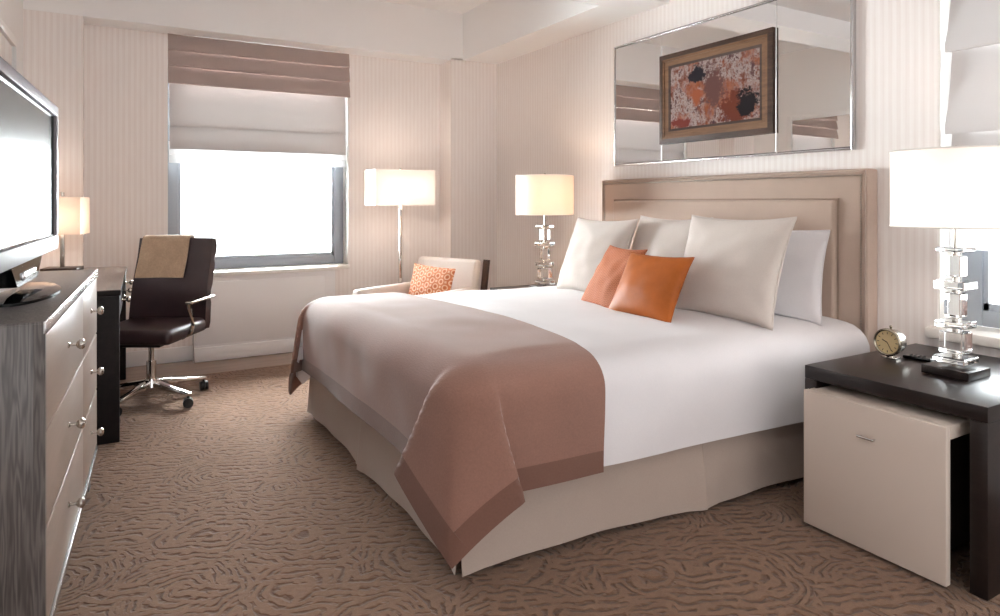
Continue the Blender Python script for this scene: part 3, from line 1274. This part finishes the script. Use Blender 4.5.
# ------------------------------------------------------------------ wall mirror with the painting mounted on it
MY0, MY1, MZ0, MZ1 = 1.905, 3.63, 1.462, 2.275
PY0, PY1, PZ0, PZ1 = 2.325, 3.172, 1.568, 2.130
mi = thing('wall_mirror', 'wide silver-edged wall mirror above the headboard', 'mirror', (XW, (MY0 + MY1) / 2, MZ0))
mo = -Vector((XW, (MY0 + MY1) / 2, MZ0))
b = B()
b.b2(XW - 0.016, XW - 0.001, MY0, MY1, MZ0, MZ1)
b.obj('backing', 'silver_edge', mi, loc=mo)
seams = [MY0, PY0 - 0.004, PY1 + 0.004, MY1]
for y0, y1 in zip(seams, seams[1:]):
    b = B()
    x = XW - 0.022
    g = 0.001
    vo_ = [(x + 0.006, y0 + g, MZ0), (x + 0.006, y1 - g, MZ0), (x + 0.006, y1 - g, MZ1), (x + 0.006, y0 + g, MZ1)]
    i_ = 0.004
    vi_ = [(x, y0 + g + i_, MZ0 + i_), (x, y1 - g - i_, MZ0 + i_), (x, y1 - g - i_, MZ1 - i_), (x, y0 + g + i_, MZ1 - i_)]
    A = [b.bm.verts.new(p) for p in vo_]
    Bv = [b.bm.verts.new(p) for p in vi_]
    b.bm.faces.new(Bv)
    b.bm.faces.new(A)
    for k in range(4):
        b.bm.faces.new((A[k], A[(k + 1) % 4], Bv[(k + 1) % 4], Bv[k]))
    b.obj('mirror_pane', 'mirror', mi, angle=5, loc=mo)
b = B()
for (y0, y1, z0, z1) in ((MY0 - 0.012, MY0, MZ0 - 0.012, MZ1 + 0.012), (MY1, MY1 + 0.012, MZ0 - 0.012, MZ1 + 0.012),
                         (MY0, MY1, MZ0 - 0.012, MZ0), (MY0, MY1, MZ1, MZ1 + 0.012)):
    b.b2(XW - 0.026, XW - 0.001, y0, y1, z0, z1, 0.003)
b.obj('edge_strip', 'silver_edge', mi, loc=mo)

pc = thing('painting', 'abstract rust and grey painting in carved brown frame mounted on the mirror', 'painting',
           (XW - 0.0225, (PY0 + PY1) / 2, (PZ0 + PZ1) / 2))
pw, ph = PY1 - PY0, PZ1 - PZ0


def frame_ring(b, w0, h0, w1, h1, x0, x1, slope=0.0):
    """rectangular ring between half sizes (w0,h0) outer and (w1,h1) inner, face stepping from x0 to x1"""
    o = [(-w0, -h0), (w0, -h0), (w0, h0), (-w0, h0)]
    i = [(-w1, -h1), (w1, -h1), (w1, h1), (-w1, h1)]
    ob = [b.bm.verts.new((0, y, z)) for y, z in o]
    of = [b.bm.verts.new((x0, y, z)) for y, z in o]
    if_ = [b.bm.verts.new((x1, y, z)) for y, z in i]
    ib_ = [b.bm.verts.new((0, y, z)) for y, z in i]
    for k in range(4):
        j = (k + 1) % 4
        b.bm.faces.new((ob[k], ob[j], of[j], of[k]))
        b.bm.faces.new((of[k], of[j], if_[j], if_[k]))
        b.bm.faces.new((if_[k], if_[j], ib_[j], ib_[k]))


b = B()
frame_ring(b, pw / 2, ph / 2, pw / 2 - 0.03, ph / 2 - 0.03, -0.022, -0.028)
b.obj('outer_moulding', 'frame_dark', pc)
b = B()
frame_ring(b, pw / 2 - 0.03, ph / 2 - 0.03, pw / 2 - 0.045, ph / 2 - 0.045, -0.025, -0.024)
frame_ring(b, pw / 2 - 0.045, ph / 2 - 0.045, pw / 2 - 0.075, ph / 2 - 0.075, -0.020, -0.016)
b.obj('gilt_moulding', 'gilt', pc)
b = B()
frame_ring(b, pw / 2 - 0.075, ph / 2 - 0.075, pw / 2 - 0.09, ph / 2 - 0.09, -0.018, -0.014)
b.obj('inner_lip', 'frame_dark', pc)
b = B()
b.b2(-0.012, -0.004, -pw / 2 + 0.085, pw / 2 - 0.085, -ph / 2 + 0.085, ph / 2 - 0.085)
b.obj('canvas', 'painting', pc)

# ------------------------------------------------------------------ armchair by the window
AF = math.radians(205)           # facing direction
ac = thing('armchair', 'cream upholstered armchair with dark wood back legs behind the bed', 'armchair', (2.03, 4.68, 0), AF + PI / 2)
# local: front is -y, width along x
b = B()
b.box((0, -0.02, 0.31), (0.50, 0.60, 0.16), 0.035, 4)
b.obj('seat_cushion', 'armchair', ac)
b = B()
b.box((0, 0.0, 0.19), (0.60, 0.58, 0.09), 0.012, 2)
b.obj('seat_frame', 'armchair', ac)
b = B()
poly = [(0.20, 0.22), (0.305, 0.22), (0.390, 0.735), (0.360, 0.755), (0.310, 0.745)]
b.prism(poly, 'x', -0.30, 0.30)
bmesh.ops.bevel(b.bm, geom=b.bm.edges[:], offset=0.022, segments=3, affect='EDGES', profile=0.5)
b.obj('backrest', 'armchair', ac)
for sx in (-1, 1):
    b = B()
    b.box((sx * 0.305, -0.04, 0.385), (0.085, 0.66, 0.33), 0.028, 4)
    b.obj('armrest', 'armchair', ac)
for sx in (-1, 1):
    b = B()
    b.prism([(0.30, 0.0), (0.335, 0.0), (0.345, 0.2), (0.435, 0.745) if sx > 0 else (0.385, 0.42), (0.40, 0.75) if sx > 0 else (0.35, 0.42), (0.31, 0.22)], 'x', (0.325 if sx > 0 else -0.29) - 0.02, (0.325 if sx > 0 else -0.29) + 0.02)
    b.obj('back_leg', 'dark_wood', ac)
for sx in (-1, 1):
    b = B()
    b.cyl((sx * 0.27, -0.28, 0.0), (sx * 0.27, -0.28, 0.15), 0.014, 0.022, 12)
    b.obj('front_leg', 'dark_wood', ac)

am = ac.matrix_basis.copy()
am = Matrix.Translation(ac.location) @ Matrix.Rotation(AF + PI / 2, 4, 'Z')
cpos = am @ Vector((-0.01, 0.085, 0.39))
pillow('throw_pillow', 'small cushion printed with orange rings on the cream armchair', 'orange_print', cpos, 205, 14,
       0.42, 0.32, 0.10, 3, pinch=0.05, seed=4.0, cat='cushion')


# ------------------------------------------------------------------ lamps with box shades
def box_shade(w, d, z0, z1):
    """four stretched cloth sides, open above and below"""
    b = B()
    c = [(-w / 2, -d / 2), (w / 2, -d / 2), (w / 2, d / 2), (-w / 2, d / 2)]
    lo = [b.bm.verts.new((x, y, z0)) for x, y in c]
    hi = [b.bm.verts.new((x, y, z1)) for x, y in c]
    for k in range(4):
        j = (k + 1) % 4
        b.bm.faces.new((lo[k], lo[j], hi[j], hi[k]))
    return b


def shade_light(root, z, power, size=0.03, x=0.0):
    l = bpy.data.lights.new('bulb_light', 'POINT')
    l.energy = power
    l.color = (1.0, 0.85, 0.75)
    l.shadow_soft_size = size
    lo = bpy.data.objects.new('bulb_light', l)
    COL.objects.link(lo)
    lo.parent = root
    lo.location = (x, 0, z)


fl_ = thing('floor_lamp', 'slim chrome floor lamp with wide white box shade by the window', 'lamp', (2.075, 5.19, 0))
b = B()
b.box((0, 0, 0.012), (0.30, 0.24, 0.024), 0.004)
b.obj('base', 'chrome', fl_)
b = B()
b.box((0, 0, 0.635), (0.026, 0.026, 1.23), 0.003)
b.obj('pole', 'chrome', fl_)
box_shade(0.52, 0.25, 1.172, 1.463).obj('shade', 'lampshade', fl_)
b = B()
b.cyl((-0.255, 0, 1.45), (0.255, 0, 1.45), 0.003, n=6)
b.cyl((0, 0, 1.42), (0, 0, 1.47), 0.004, n=8)
b.sph((0, 0, 1.475), 0.009, 10)
b.obj('finial', 'chrome', fl_)
shade_light(fl_, 1.31, 2.4, 0.08, -0.12)
shade_light(fl_, 1.31, 2.4, 0.08, 0.12)

# ------------------------------------------------------------------ desk
DA = -math.radians(2.2)
dk = thing('desk', 'dark espresso writing desk with small drawers beside the window', 'desk', (0.046, 3.836, 0), DA)
# local x: 0 is the room-side edge, negative towards the wall; local y runs to the window
DD, DL, DH = 0.55, 1.38, 0.762
b = B()
b.b2(-DD, 0.0, 0, DL, DH - 0.03, DH - 0.003, 0.002)
tp = b.obj('top', 'espresso_matte', dk)
b = B()
b.b2(-DD + 0.002, -0.002, 0.002, DL - 0.002, DH - 0.003, DH)
b.obj('veneer', 'desk_top', tp)
for y0 in (0.0, DL - 0.05):
    b = B()
    b.b2(-DD, -0.006, y0, y0 + 0.05, 0.0, DH - 0.03, 0.003)
    b.obj('side_panel', 'espresso_matte', dk)
b = B()
b.b2(-DD, -DD + 0.02, 0.05, DL - 0.05, 0.3, DH - 0.03)
b.obj('modesty_panel', 'espresso_matte', dk)
knob_src = None
ky = [0.05 + (DL - 0.1) * (i + 0.5) / 3 for i in range(3)]


def knob_mesh():
    b = B()
    m = Matrix.Rotation(PI / 2, 4, 'Y')
    b.lathe([(0, 0.0), (0.009, 0.0), (0.009, 0.003), (0.0045, 0.006), (0.0045, 0.02), (0.010, 0.024), (0.0155, 0.031),
             (0.0155, 0.037), (0.010, 0.043), (0, 0.045)], 20, m)
    return b


for i in range(3):
    y0 = 0.052 + (DL - 0.104) * i / 3
    y1 = 0.052 + (DL - 0.104) * (i + 1) / 3
    b = B()
    b.b2(-0.03, -0.004, y0 + 0.002, y1 - 0.002, DH - 0.135, DH - 0.034, 0.002)
    dw = b.obj('drawer', 'espresso_matte', dk)
    if knob_src is None:
        knob_src = knob_mesh().obj('knob', 'nickel', dw, loc=(-0.004, (y0 + y1) / 2, DH - 0.085))
    else:
        inst(knob_src, 'knob', dw, (-0.004, (y0 + y1) / 2, DH - 0.085))

# desk lamp
dl = thing('desk_lamp', 'small lamp with square glowing shade on the desk behind the television', 'lamp', (-0.262, 5.05, DH), math.radians(-12))
b = B()
b.box((0, 0, 0.012), (0.20, 0.16, 0.024), 0.003)
b.obj('base', 'dark_wood', dl)
b = B()
b.box((0, 0, 0.155), (0.022, 0.022, 0.27), 0.002)
b.obj('stem', 'nickel', dl)
box_shade(0.25, 0.22, 0.235, 0.468).obj('shade', 'lampshade_warm', dl)
b = B()
b.cyl((-0.12, 0, 0.452), (0.12, 0, 0.452), 0.003, n=6)
b.cyl((0, 0, 0.44), (0, 0, 0.48), 0.004, n=8)
b.cyl((0, 0, 0.478), (0, 0, 0.50), 0.011, n=12)
b.obj('finial', 'nickel', dl)
shade_light(dl, 0.34, 2.2)

# framed mirror on the left wall above the desk
lm = thing('desk_mirror', 'white framed mirror on the left wall above the desk', 'mirror', (left_x(4.2) + 0.002, 4.2, 1.2), -LA)
b = B()
b.b2(0.0, 0.02, -0.62, 0.62, 0.0, 0.92)
b.obj('mirror_pane', 'mirror', lm)
b = B()
for (y0, y1, z0, z1) in ((-0.66, -0.61, -0.04, 0.96), (0.61, 0.66, -0.04, 0.96), (-0.61, 0.61, -0.04, 0.01), (-0.61, 0.61, 0.91, 0.96)):
    b.b2(0.0, 0.032, y0, y1, z0, z1, 0.004)
b.obj('frame', 'white_paint', lm)

# ------------------------------------------------------------------ office chair
OF = math.radians(-121)
oc = thing('office_chair', 'dark brown leather swivel chair with chrome base at the desk', 'chair', (0.215, 4.548, 0), OF + PI / 2)
# local front is -y
b = B()


def seat_fn(i, j):
    return Vector()


b.box((0, -0.01, 0.425), (0.49, 0.50, 0.085), 0.035, 5)
b.obj('seat', 'brown_leather', oc)
b = B()


def back_fn(s, t, side):
    x = (s - 0.5) * 0.50 * (1 - 0.03 * t)
    z = 0.40 + 0.56 * t
    y = 0.235 + 0.12 * t + 0.03 * ((s - 0.5) * 2) ** 2 * -1.0
    y -= 0.018 * math.sin(PI * min(1, t * 1.3))
    return Vector((x, y + side, z))


b.grid(lambda s, t: back_fn(s, t, 0), frange(0, 1, 15), frange(0, 1, 15))
b.thick(0.05)
es = [e for e in b.bm.edges if len(e.link_faces) == 2 and e.calc_face_angle(0) > 1.0]
bmesh.ops.bevel(b.bm, geom=es, offset=0.014, segments=3, affect='EDGES', profile=0.5)
b.obj('backrest', 'brown_leather', oc)
for sx in (-1, 1):
    b = B()
    b.box((sx * 0.285, 0.03, 0.606), (0.038, 0.32, 0.016), 0.006, 3)
    ar = b.obj('armrest', 'nickel', oc)
    b = B()
    b.tube([(sx * 0.285, -0.12, 0.602), (sx * 0.287, -0.112, 0.575), (sx * 0.28, -0.06, 0.47), (sx * 0.26, -0.04, 0.42),
            (sx * 0.20, -0.03, 0.385)], 0.013, 8)
    b.obj('arm_post', 'chrome', ar)
b = B()
b.box((0, 0, 0.365), (0.24, 0.26, 0.04), 0.01)
b.obj('tilt_mechanism', 'black_plastic', oc)
b = B()
b.cyl((0, 0, 0.16), (0, 0, 0.36), 0.016, n=14)
b.cyl((0, 0, 0.09), (0, 0, 0.24), 0.027, n=16)
b.obj('gas_column', 'chrome', oc)
b = B()
b.cyl((0, 0, 0.085), (0, 0, 0.135), 0.04, 0.034, n=18)
b.obj('hub', 'chrome', oc)
a_off = math.atan2(4.28 - 4.548, 0.413 - 0.229) - (OF + PI / 2)
leg_src = cast_src = None
for k in range(5):
    a = a_off + k * 2 * PI / 5
    if leg_src is None:
        b = B()
        b.prism([(0.02, 0.085), (0.02, 0.13), (0.325, 0.085), (0.325, 0.067)], 'y', -0.017, 0.017)
        bmesh.ops.bevel(b.bm, geom=b.bm.edges[:], offset=0.005, segments=2, affect='EDGES', profile=0.5)
        leg_src = b.obj('base_leg', 'chrome', oc)
        leg_src.rotation_euler = (0, 0, a)
        b = B()
        b.cyl((0, -0.022, 0.028), (0, -0.004, 0.028), 0.028, n=18)
        b.cyl((0, 0.004, 0.028), (0, 0.022, 0.028), 0.028, n=18)
        b.cyl((0, -0.006, 0.028), (0, 0.006, 0.028), 0.012, n=10)
        b.cyl((0, 0, 0.03), (0, 0, 0.07), 0.008, n=8)
        cast_src = b.obj('caster', 'black_plastic', oc)
        cast_src.location = (0.315 * math.cos(a), 0.315 * math.sin(a), 0)
        cast_src.rotation_euler = (0, 0, a + 0.9)
    else:
        inst(leg_src, 'base_leg', oc, rot=(0, 0, a))
        inst(cast_src, 'caster', oc, (0.315 * math.cos(a), 0.315 * math.sin(a), 0), (0, 0, a + 0.9 + 0.5 * k))

# throw over the chair back
tc = thing('chair_throw', 'folded tan throw hanging over the office chair back', 'throw', (0.215, 4.548, 0), OF + PI / 2)
b = B()


def throw_fn(s, q):
    """s across 0..1, q along the drop: front hem -> over the top -> rear hem"""
    sx = 0.045 + 0.61 * s + 0.03 * (1 - q) * 0
    if q < 0.55:
        t = 0.56 + (1.0 - 0.56) * (q / 0.55)
        p = back_fn(sx + 0.05 * (t - 0.8), t, -0.036 - 0.004 * math.sin(s * 9 + q * 5))
        return p
    if q < 0.68:
        k = (q - 0.55) / 0.13
        pf = back_fn(sx + 0.01, 1.0, -0.036)
        pb = back_fn(sx + 0.01, 1.0, 0.036)
        p = pf.lerp(pb, k)
        p.z += 0.016 * math.sin(PI * k) + 0.004
        return p
    t = 1.0 - 0.4 * (q - 0.68) / 0.32
    return back_fn(sx, t, 0.038 + 0.004 * math.sin(s * 7))


b.grid(throw_fn, frange(0, 1, 24), frange(0, 1, 40))
b.thick(0.008)
b.obj('cloth', 'chair_throw', tc, angle=60)

# ------------------------------------------------------------------ dresser
RA = -math.atan2(-0.049 + 0.135, 3.30 - 1.91)
dr = thing('dresser', 'grey cerused oak dresser with six pewter drawers', 'dresser', (-0.135, 1.91, 0), RA)
RL = math.hypot(0.086, 1.39)
RZ0, RZ1, RD = 0.148, 0.917, 0.44
b = B()
b.b2(-RD, -0.022, 0.0, RL, RZ0, RZ1 - 0.006, 0.001)
b.obj('carcass', 'cerused', dr)
b = B()
b.b2(-RD, -0.002, 0.0, RL, RZ1 - 0.006, RZ1 - 0.001, 0.001)
b.b2(-0.0222, -0.002, 0.0, RL, RZ1 - 0.03, RZ1 - 0.006)
b.obj('top', 'cerused', dr)
b = B()
b.b2(-0.002, 0.004, 0.0, RL, RZ1 - 0.03, RZ1, 0.001)
b.obj('silver_trim', 'silver_edge', dr)
b = B()
b.b2(-0.022, 0.006, 0.0, RL, RZ0, RZ0 + 0.022, 0.002)
b.obj('silver_trim', 'silver_edge', dr)
b = B()
b.b2(-0.022, 0.002, 0.0, 0.016, RZ0 + 0.022, RZ1 - 0.03)
b.obj('edge_stile', 'cerused', dr)
ksrc = None
zA, zB_ = RZ0 + 0.026, RZ1 - 0.034
rh = (zB_ - zA) / 3
mid = 0.86
for (y0, y1) in ((0.018, mid), (mid, RL - 0.003)):
    for rI in range(3):
        z0 = zA + rI * rh
        b = B()
        b.b2(-0.022, 0.0, y0 + 0.002, y1 - 0.002, z0 + 0.003, z0 + rh - 0.003, 0.002)
        dw = b.obj('drawer', 'pewter', dr)
        kyy = (y0 + y1) / 2
        kz = z0 + rh * 0.55
        if ksrc is None:
            ksrc = knob_mesh().obj('knob', 'nickel', dw, loc=(0.0, kyy, kz))
        else:
            inst(ksrc, 'knob', dw, (0.0, kyy, kz))
lsrc = None
for (x, y) in ((-0.05, 0.06), (-0.05, RL - 0.035), (-RD + 0.05, 0.06), (-RD + 0.05, RL - 0.035)):
    if lsrc is None:
        b = B()
        b.box((0, 0, RZ0 / 2), (0.055, 0.055, RZ0), 0.003)
        lsrc = b.obj('foot', 'cerused', dr, loc=(x, y, 0))
    else:
        inst(lsrc, 'foot', dr, (x, y, 0))

# ------------------------------------------------------------------ television on the dresser
ty = 2.385
tv = thing('television', 'silver framed flat television standing on the dresser', 'television', (-0.205, ty, RZ1), RA)
TW, T0, T1 = 1.05, 0.115, 0.625
hw = TW / 2 - 0.02
b = B()
b.b2(-0.06, -0.005, -hw, hw, T0, T1, 0.006)
b.obj('housing', 'tv_silver', tv)
b = B()
for (y0, y1, z0, z1) in ((-hw, hw, T1 - 0.035, T1), (-hw, hw, T0, T0 + 0.05), (-hw, -hw + 0.04, T0 + 0.05, T1 - 0.035),
                         (hw - 0.04, hw, T0 + 0.05, T1 - 0.035)):
    b.b2(-0.008, 0.012, y0, y1, z0, z1, 0.004)
bz_ = b.obj('bezel', 'tv_silver', tv)
b = B()
b.b2(-0.008, -0.001, -hw + 0.036, hw - 0.036, T0 + 0.046, T1 - 0.031)
b.obj('screen', 'screen', tv)
b = B()
i0, i1, k0, k1 = -hw + 0.04, hw - 0.04, T0 + 0.05, T1 - 0.035
for (y0, y1, z0, z1) in ((i0, i1, k1 - 0.006, k1), (i0, i1, k0, k0 + 0.006), (i0, i0 + 0.012, k0, k1), (i1 - 0.012, i1, k0, k1)):
    b.b2(-0.004, 0.004, y0, y1, z0, z1)
b.obj('screen_gasket', 'gloss_black', tv)
b = B()
b.lathe([(0, 0.0135), (0.009, 0.0135), (0.009, 0.010), (0, 0.010)], 20,
        Matrix.Translation((0, 0, T0 + 0.026)) @ Matrix.Rotation(PI / 2, 4, 'Y'))
b.obj('logo', 'silver_edge', bz_)
b = B()
b.prism([(-0.16, 0.05), (0.16, 0.05), (0.26, T0 + 0.004), (-0.26, T0 + 0.004)], 'x', -0.045, -0.002)
b.obj('neck', 'gloss_black', tv)
b = B()
m = Matrix.Translation((-0.035, 0.10, 0)) @ Matrix.Diagonal((0.36, 1.0, 1.0, 1)).to_4x4()
b.lathe([(0, 0.026), (0.12, 0.025), (0.23, 0.018), (0.27, 0.008), (0.27, 0.0), (0, 0.0)], 48, m)
b.obj('stand_base', 'gloss_black', tv)
b = B()
b.b2(-0.012, 0.004, -0.10, 0.10, 0.062, 0.085, 0.006)
b.obj('stand_badge', 'silver_edge', tv)

for o in list(bpy.data.objects):
    if o.type == 'MESH' and o.parent is None and 'label' not in o:
        print('UNLABELLED', o.name)
